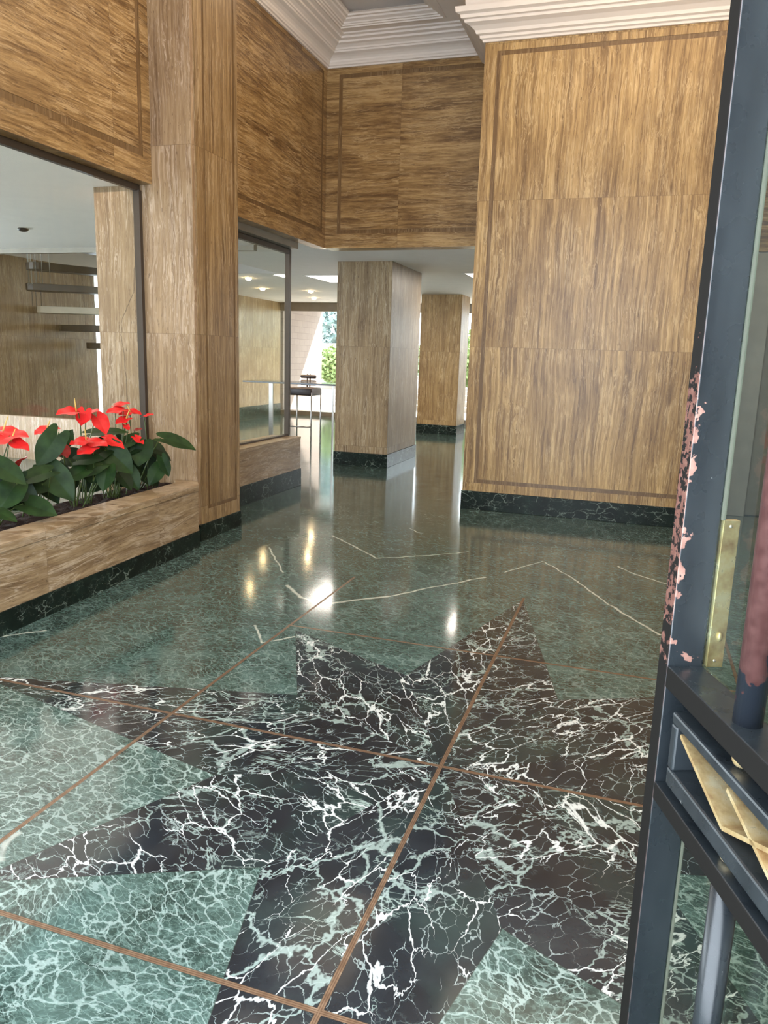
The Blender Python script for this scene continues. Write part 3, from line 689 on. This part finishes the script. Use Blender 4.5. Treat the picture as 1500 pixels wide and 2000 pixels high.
def img_dir(ang, tow=0.0):
    """direction in the room for an angle seen from the doorway side, with a share towards the lobby"""
    a = math.radians(ang)
    side = Vector((0.72, 0.69, 0)); vup = Vector((0, 0, 1)); tws = Vector((0.69, -0.72, 0))
    return (side*math.cos(a)+vup*math.sin(a)+tws*tow).normalized()
def add_leaf(px, py, L, ang, tow=0.3, W=0.72, X=-3.45, mat=None, nup=0.6):
    tipc = at(px, py, 0, X); r = nearest(tipc)
    d = img_dir(ang, tow); nrm = Vector((0.69, -0.72, 0))*(1-nup)+Vector((0, 0, 1))*nup + Vector((random.uniform(-.12, .12), random.uniform(-.12, .12), 0))
    p = tipc-d*L*0.45
    if p.z < 0.5: p.z = 0.5
    Mx = Matrix.Translation(p-Vector(r.location)) @ frame_to(d, nrm)
    bm = bmesh.new(); heart(bm, L, L*W, Mx, curl=random.uniform(0.12, 0.3), wave=0.05)
    lf = finish('leaf', bm, mat or LEAFM, r); finish('leaf_stalk', stem_to(r, p), STEM, lf)
    return lf
def add_flower(px, py, L, ang, tow=0.5, X=-3.45, mat=None, nup=0.75, spad=True, sp=60):
    c = at(px, py, 0, X); r = nearest(c); d = img_dir(ang, tow)
    nrm = Vector((0.69, -0.72, 0))*(1-nup)+Vector((0, 0, 1))*nup
    p = c-d*L*0.4; Mx = Matrix.Translation(p-Vector(r.location)) @ frame_to(d, nrm)
    bm = bmesh.new(); heart(bm, L, L*0.85, Mx, curl=random.uniform(0.05, 0.25), lobe=0.34, wave=0.12)
    fl = finish('flower', bm, mat or RED, r)
    finish('flower_stalk', stem_to(r, p, 0.0032), STEM, fl)
    if spad:
        q = p-Vector(r.location)+d*L*0.1; e = (img_dir(sp, 0.1))*L*0.62
        bm = bmesh.new(); tube(bm, [q, q+e*0.35, q+e*0.75, q+e], [0.0048, 0.0048, 0.0036, 0.0015], 8); finish('spadix', bm, SPAD, fl)
random.seed(11)
# blooms
for f in [(137, 804, .13, 175, .5, -3.5), (172, 806, .12, 20, .6, -3.48), (163, 812, .10, 250, .6, -3.46), (196, 824, .125, 300, .7, -3.42),
          (236, 789, .095, 10, .5, -3.52), (228, 801, .11, 185, .3, -3.50), (247, 806, .09, 190, .5, -3.48), (262, 804, .08, 350, .6, -3.46), (288, 811, .075, 20, .9, -3.44),
          (240, 820, .09, 200, .5, -3.46), (247, 833, .05, 300, .9, -3.44), (158, 862, .11, 190, .4, -3.42), (186, 864, .13, 350, .8, -3.38), (218, 862, .13, 345, .5, -3.40),
          (170, 878, .11, 200, .6, -3.38), (84, 840, .09, 200, .6, -3.50), (100, 838, .08, 10, .4, -3.50), (22, 845, .14, 350, .4, -3.42), (4, 858, .11, 200, .6, -3.40), (33, 866, .11, 340, .6, -3.36),
          (37, 903, .10, 60, .8, -3.38), (270, 858, .075, 320, .7, -3.40)]:
    add_flower(f[0], f[1], f[2]*1.12, f[3], f[4], f[5], sp=random.choice((70, 95, 110)), spad=f[0] in (137, 247, 84, 22, 33, 240, 158))
for f in [(113, 882, .07, 250, .9, -3.46), (126, 880, .085, 290, .9, -3.45), (268, 839, .06, 20, .5, -3.48)]:
    add_flower(*f[:3], f[3], f[4], f[5], mat=REDD, spad=False)
# broad leaves
for l in [(344, 862, .25, -12, .35, .62, -3.14, .75), (97, 872, .24, 235, .35, .62, -3.42, .25), (130, 858, .12, 60, .4, .7, -3.50, .3), (206, 843, .26, 8, .2, .5, -3.50, .8),
          (228, 893, .24, -42, .5, .75, -3.36, .45), (276, 882, .19, 250, .6, .8, -3.38, .3), (112, 938, .26, -52, .5, .66, -3.36, .35), (70, 928, .22, 190, .5, .6, -3.36, .6),
          (12, 918, .21, -30, .5, .6, -3.30, .5), (18, 965, .18, 230, .7, .8, -3.32, .3), (72, 990, .20, -10, .7, .66, -3.28, .5), (182, 915, .17, 200, .5, .7, -3.40, .6),
          (322, 908, .15, -72, .4, .55, -3.25, .3), (304, 925, .16, 230, .5, .7, -3.30, .4), (300, 868, .12, 170, .3, .6, -3.46, .7), (150, 925, .16, 200, .5, .7, -3.42, .6),
          (250, 862, .18, 200, .3, .6, -3.46, .6), (8, 1005, .14, -20, .7, .6, -3.28, .6), (255, 930, .18, -60, .5, .7, -3.40, .4), (206, 930, .17, 250, .6, .7, -3.36, .4)]:
    add_leaf(l[0], l[1], l[2], l[3], l[4], l[5], l[6], nup=l[7])
# darker leaves lower in the clumps
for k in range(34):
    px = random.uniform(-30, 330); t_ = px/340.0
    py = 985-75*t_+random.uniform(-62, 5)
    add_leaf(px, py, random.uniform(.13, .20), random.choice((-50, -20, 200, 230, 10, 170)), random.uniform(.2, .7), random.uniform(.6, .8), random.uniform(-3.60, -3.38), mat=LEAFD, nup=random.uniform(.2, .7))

# ------------------------------------------------------------------ spiral stair behind the glass
ST = empty('spiral_staircase', (-7.05, 9.75, 0), 'dark spiral staircase of floating wedge treads seen through the left window', 'staircase')
stairm = plain('dark_stair_wood', (0.050, 0.042, 0.030), 0.45)
stairp = plain('pale_stair_edge', (0.50, 0.46, 0.36), 0.5)
bm = bmesh.new(); tube(bm, [(0, 0, 0), (0, 0, 4.3)], 0.07, 20); finish('centre_pole', bm, stairm, ST)
def tread(ang, z, m=stairm, R=1.42):
    bm = bmesh.new(); a = math.radians(ang); pts = []
    w0, w1 = 0.06, 0.17
    dx, dy = math.cos(a), math.sin(a)
    prof = [(0.03, -w0)] + [(R-0.10, -w1), (R-0.03, -w1*0.85), (R, -w1*0.5), (R, w1*0.5), (R-0.03, w1*0.85), (R-0.10, w1)] + [(0.03, w0)]
    for (u, v) in prof: pts.append((u*dx-v*dy, u*dy+v*dx))
    prism(bm, pts, z-0.095, z)
    return finish('tread', bm, m, ST, bevel=0.006)
zt = [2.84, 2.58, 2.34, 2.06, 1.82, 1.57, 1.33, 1.09, 0.85, 0.60, 0.36]
for k, z in enumerate(zt):
    tread([256, 236, 215, 194, 172, 152, 131, 110, 90, 70, 50][k], z, stairp if k == 3 else stairm)
for k in range(10):
    a = math.radians(195+k*7); x, y = 1.38*math.cos(a), 1.38*math.sin(a)
    bm = bmesh.new(); tube(bm, [(x, y, 2.3 if k > 2 else 2.05), (x, y, 3.6)], 0.004, 6); finish('baluster', bm, STEEL, ST)

# ------------------------------------------------------------------ reception desk and stool
dk = empty('reception_desk', (-5.0, 11.2, 0), 'high glass topped desk on thin steel legs, left of the nearest column', 'desk')
bm = bmesh.new(); box(bm, -0.92, 0.85, -0.30, 0.42, 1.035, 1.06); finish('desk_top', bm, plain('smoked_glass_top', (0.05, 0.055, 0.06), 0.12, 0.0), dk, bevel=0.004)
for x, y, w in ((0.60, -0.25, 0.012), (0.60, 0.36, 0.012), (-0.72, 0.30, 0.035),):
    bm = bmesh.new(); box(bm, x-w, x+w, y-0.012, y+0.012, 0, 1.035); finish('leg', bm, STEEL, dk)
ch = empty('bar_stool', (-5.35, 12.0, 0), 'tall chrome framed stool with brown padded seat and split back at the desk', 'stool')
pad = plain('brown_leather', (0.055, 0.035, 0.030), 0.35)
def cushion(name, x0, x1, y0, y1, z0, z1):
    bm = bmesh.new(); box(bm, x0, x1, y0, y1, z0, z1); o = finish(name, bm, pad, ch, bevel=0.025); o.modifiers['bevel'].segments = 4
    for p in o.data.polygons: p.use_smooth = True
cushion('seat', -0.23, 0.23, -0.22, 0.22, 0.815, 0.945)
cushion('backrest', -0.17, 0.12, 0.20, 0.26, 1.09, 1.15); cushion('backrest', -0.17, 0.12, 0.20, 0.26, 0.97, 1.06)
bm = bmesh.new(); tube(bm, [(-0.05, 0.23, 0.9), (-0.05, 0.25, 1.16)], 0.012, 8); tube(bm, [(0.0, 0.23, 0.9), (0.0, 0.25, 1.16)], 0.012, 8); finish('back_stem', bm, pad, ch)
for x in (-0.22, 0.22):
    for y in (-0.2, 0.2):
        bm = bmesh.new(); tube(bm, [(x, y, 0), (x, y, 0.87)], 0.011, 8); finish('leg', bm, STEEL, ch)
bm = bmesh.new(); tube(bm, [(-0.22, -0.2, 0.30), (-0.12, -0.25, 0.30), (0.12, -0.25, 0.30), (0.22, -0.2, 0.30)], 0.012, 8); finish('footrest', bm, STEEL, ch)

# ------------------------------------------------------------------ outside, beyond the far windows
PALE = plain('sunlit_pale_stone', (0.42, 0.37, 0.33), 0.8, var=0.06, scale=2)
slab('terrace_ground', (-14, 8, YW+0.3, 34, -0.15, -0.02), plain('pale_paving', (0.40, 0.385, 0.37), 0.8))
t = NT('terrace_wall_stone'); br = t.n('ShaderNodeTexBrick'); X = t.xyz(t.pos()); t.put(br.inputs['Vector'], t.comb(X[1], X[2], 0)); t.put(br.inputs['Scale'], 1.6)
for i, c in enumerate(((0.25, 0.20, 0.175), (0.28, 0.225, 0.195), (0.19, 0.15, 0.13))): t.put(br.inputs[i+1], c)
t.put(br.inputs['Mortar Size'], 0.008)
slab('wall_terrace', (-8.75, -8.5, YW+0.15, 20.25, -0.1, 3.6), t.set(Base_Color=br.outputs[0], Roughness=0.8))
slab('trim_9', (-8.7, 3.1, YW+0.15, 20.3, 2.75, 2.95), CEILW)
bm = bmesh.new()
for k in range(4): box(bm, -10.6, 6.5, 21.6+k*0.4, 22.0+k*0.4+(5 if k == 3 else 0), -0.02, 0.13+k*0.15)
o = struct(finish('terrace_steps', bm, PALE))
slab('wall_garden', (-13.8, 7.5, 25.6, 25.9, 0.3, 1.9), PALE)
hed = leaf_mat('hedge_leaf', (0.16, 0.24, 0.08), (0.34, 0.42, 0.18), 0.6)
def shrub(name, x, y, z, rx, ry, rz, n, label, mat, sz=0.10):
    bm = bmesh.new()
    for _ in range(n):
        while True:
            v = Vector((random.uniform(-1, 1), random.uniform(-1, 1), random.uniform(-1, 1)))
            if 0.45 < v.length < 1: break
        c = Vector((v.x*rx, v.y*ry, v.z*rz+rz)); a = Vector((random.uniform(-1, 1), random.uniform(-1, 1), random.uniform(-1, 1))).normalized()
        b = a.orthogonal().normalized(); q = [c+a*sz, c+b*sz*0.5, c-a*sz, c-b*sz*0.5]
        bm.faces.new([bm.verts.new(p) for p in q])
    r = empty(name, (x, y, z), label, 'shrub'); finish('foliage', bm, mat, r)
    bm = bmesh.new(); tube(bm, [(0, 0, -0.02), (0.05, 0, rz*0.8), (0.0, 0.05, rz*1.4)], [0.06, 0.04, 0.02], 8); finish('trunk', bm, plain('bark', (0.10, 0.07, 0.05), 0.9), r)
shrub('garden_shrub', -9.1, 22.9, 0.57, 0.7, 0.6, 0.62, 1500, 'sunlit green shrub outside the far window, just right of the stool', hed)
shrub('garden_shrub', -4.55, 23.4, 0.57, 0.95, 0.7, 0.95, 2600, 'tall light green shrub outside, right of the farther column', hed)
shrub('garden_shrub', -6.15, 23.4, 0.57, 0.45, 0.5, 0.8, 1600, 'sunlit green shrub outside, glimpsed in the narrow gap between the two columns', hed)
shrub('garden_tree', -11.1, 27.5, 0.0, 1.6, 1.2, 2.4, 3200, 'blue grey tree in the haze outside, high in the far window', leaf_mat('far_tree_leaf', (0.16, 0.24, 0.22), (0.34, 0.42, 0.42), 0.7), 0.16)
shrub('garden_tree', -3.8, 27.5, 0.0, 1.8, 1.2, 2.4, 3200, 'green tree outside, high in the window right of the farther column', hed, 0.16)

# ------------------------------------------------------------------ entrance door, open into the lobby
dv = Vector((-0.350, 0.937, 0)).normalized(); nv = Vector((dv.y, -dv.x, 0)); K = Vector((0.091, 1.313, 0))
DW = 0.98
R = Matrix((-dv, nv, Vector((0, 0, 1)))).transposed().to_4x4(); R.translation = K     # u towards the hinge, v through the door, z up
root = empty('entrance_door', K, 'open dark blue metal entrance door with worn paint and glass, at the right edge', 'door')
def DM(bm): bmesh.ops.transform(bm, matrix=Matrix.Translation(-K) @ R, verts=bm.verts); return bm
PAINT = door_paint(dv, nv, K)
BRASS = NT('aged_brass'); bn = BRASS.noise(BRASS.pos(), 25, 4, 0.6)
BRASS.set(Base_Color=BRASS.ramp(bn, [(0.3, (0.36, 0.20, 0.085)), (0.5, (0.62, 0.45, 0.22)), (0.7, (0.78, 0.66, 0.42))]), Metallic=0.6, Roughness=BRASS.rng(bn, 0.3, 0.7, 0.45, 0.22)); BRASS = BRASS.m
TD, ZT = 0.063, 2.75
def dpart(name, boxes, mat=PAINT, parent=root, bev=0.0025, label=None):
    bm = bmesh.new()
    for b in boxes: box(bm, *b)
    o = finish(name, DM(bm), mat, parent, bevel=bev)
    if label: o['label'] = label
    return o
dpart('stile', [(-0.037, 0.0, 0.0, TD, 0.01, ZT)])
dpart('stile', [(DW-0.06, DW, 0.0, TD, 0.01, ZT)])
dpart('rail', [(0.0, DW-0.06, 0.0, TD, 0.962, 1.0)])
dpart('rail', [(0.0, DW-0.06, 0.0, TD, 0.752, 0.784)])
dpart('rail', [(0.0, DW-0.06, 0.0, TD, 0.02, 0.12)]); dpart('rail', [(0.0, DW-0.06, 0.0, TD, ZT-0.06, ZT)])
r0, r1 = 0.036, DW-0.10
dpart('ornament_frame', [(r0, r1, 0.002, 0.058, 0.915, 0.935), (r0, r1, 0.002, 0.058, 0.803, 0.835), (r0, r0+0.020, 0.002, 0.058, 0.835, 0.915), (r1-0.02, r1, 0.002, 0.058, 0.835, 0.915)], bev=0.004)
# back plates that close the gap between rails
dpart('backing_plate', [(0.0, DW-0.06, 0.050, 0.060, 0.784, 0.962)], BRASS if False else PAINT)
# brass lozenges: two ribbons crossing in the ornament frame
def ribbon(zs, w=0.0035, first=0):
    bm = bmesh.new(); du = 0.158
    for i in range(first, len(zs)-1):
        u0, u1 = 0.065+i*du, 0.065+(i+1)*du
        if u1 > r1: break
        a, b = zs[i], zs[i+1]
        for (p, q) in (((u0, a), (u1, b)),):
            d = Vector((q[0]-p[0], q[1]-p[1])).normalized(); n = Vector((-d.y, d.x))*w
            V = []
            for v in (0.006, 0.050):
                for s in (1, -1):
                    V.append(bm.verts.new((p[0]+n.x*s, v, p[1]+n.y*s))); V.append(bm.verts.new((q[0]+n.x*s, v, q[1]+n.y*s)))
            for f in ((0, 1, 3, 2), (4, 6, 7, 5), (0, 4, 5, 1), (2, 3, 7, 6), (0, 2, 6, 4), (1, 5, 7, 3)): bm.faces.new([V[k] for k in f])
    return bm
o = finish('brass_lattice', DM(ribbon([0.905, 0.843]*4)), BRASS, root); o['label'] = 'aged brass lozenge ornament'
o = finish('brass_lattice', DM(ribbon([0.843, 0.905]*4, first=1)), BRASS, root)
for u in (0.215, 0.52, 0.80):
    for z in (0.9485, 0.7935):
        bm = bmesh.new(); ball(bm, (u, 0.028, z), 0.0145, (1, 1, 0.95)); finish('brass_ball', DM(bm), BRASS, root)
# round bars
PRIMER = NT('rubbed_primer_bar'); Pp = PRIMER.pos(); zz = PRIMER.xyz(Pp)[2]
ns = PRIMER.math('ADD', PRIMER.noise(Pp, 45, 4), PRIMER.rng(zz, 1.0, 1.14, -0.22, 0.22))
wv = PRIMER.rng(ns, 0.50, 0.52)
PRIMER.set(Base_Color=PRIMER.mix(wv, (0.014, 0.018, 0.025), PRIMER.ramp(PRIMER.noise(Pp, 60, 3), [(0.3, (0.065, 0.024, 0.022)), (0.7, (0.115, 0.050, 0.045))])), Roughness=0.34, Specular_IOR_Level=0.6); PRIMER = PRIMER.m
for u in (0.205, 0.45, 0.70):
    bm = bmesh.new(); tube(bm, [(u, 0.034, 1.0), (u, 0.034, ZT-0.06)], 0.0205, 24); o = finish('round_bar', DM(bm), PRIMER, root); o['label'] = 'round bar rubbed to red primer'
    bm = bmesh.new(); tube(bm, [(u, 0.034, 0.12), (u, 0.034, 0.752)], 0.0205, 24); finish('round_bar', DM(bm), PAINT, root)
# glass with its pale sealing bead, and the brass lock plate
bm = bmesh.new(); box(bm, 0.0, DW-0.06, 0.060, 0.066, 0.12, 0.752); finish('pane', DM(bm), thin_glass('door_glass', (0.90, 0.95, 0.92)), root)
bm = bmesh.new(); box(bm, 0.0, DW-0.06, 0.060, 0.066, 1.0, ZT-0.06); finish('pane', DM(bm), thin_glass('door_glass_upper', (0.90, 0.95, 0.92)), root)
dpart('glass_bead', [(-0.002, 0.004, 0.063, 0.0685, 1.255, ZT-0.06), (-0.002, 0.002, 0.063, 0.067, 0.12, 0.752)], plain('pale_sealant', (0.17, 0.16, 0.125), 0.7), bev=0)
lk = dpart('lock_plate', [(-0.010, 0.004, 0.066, 0.094, 1.0, 1.255)], BRASS, bev=0.001, label='upright brass lock plate')
for z in (1.012, 1.245):
    bm = bmesh.new(); ball(bm, (0.0045, 0.079, z), 0.003, (0.6, 1, 1)); finish('screw', DM(bm), plain('bright_screw', (0.8, 0.78, 0.7), 0.2, 0.8), lk)
bm = bmesh.new(); ball(bm, (0.006, 0.082, 1.055), 0.006, (0.7, 0.7, 1.4)); finish('lock_cylinder', DM(bm), BRASS, lk)
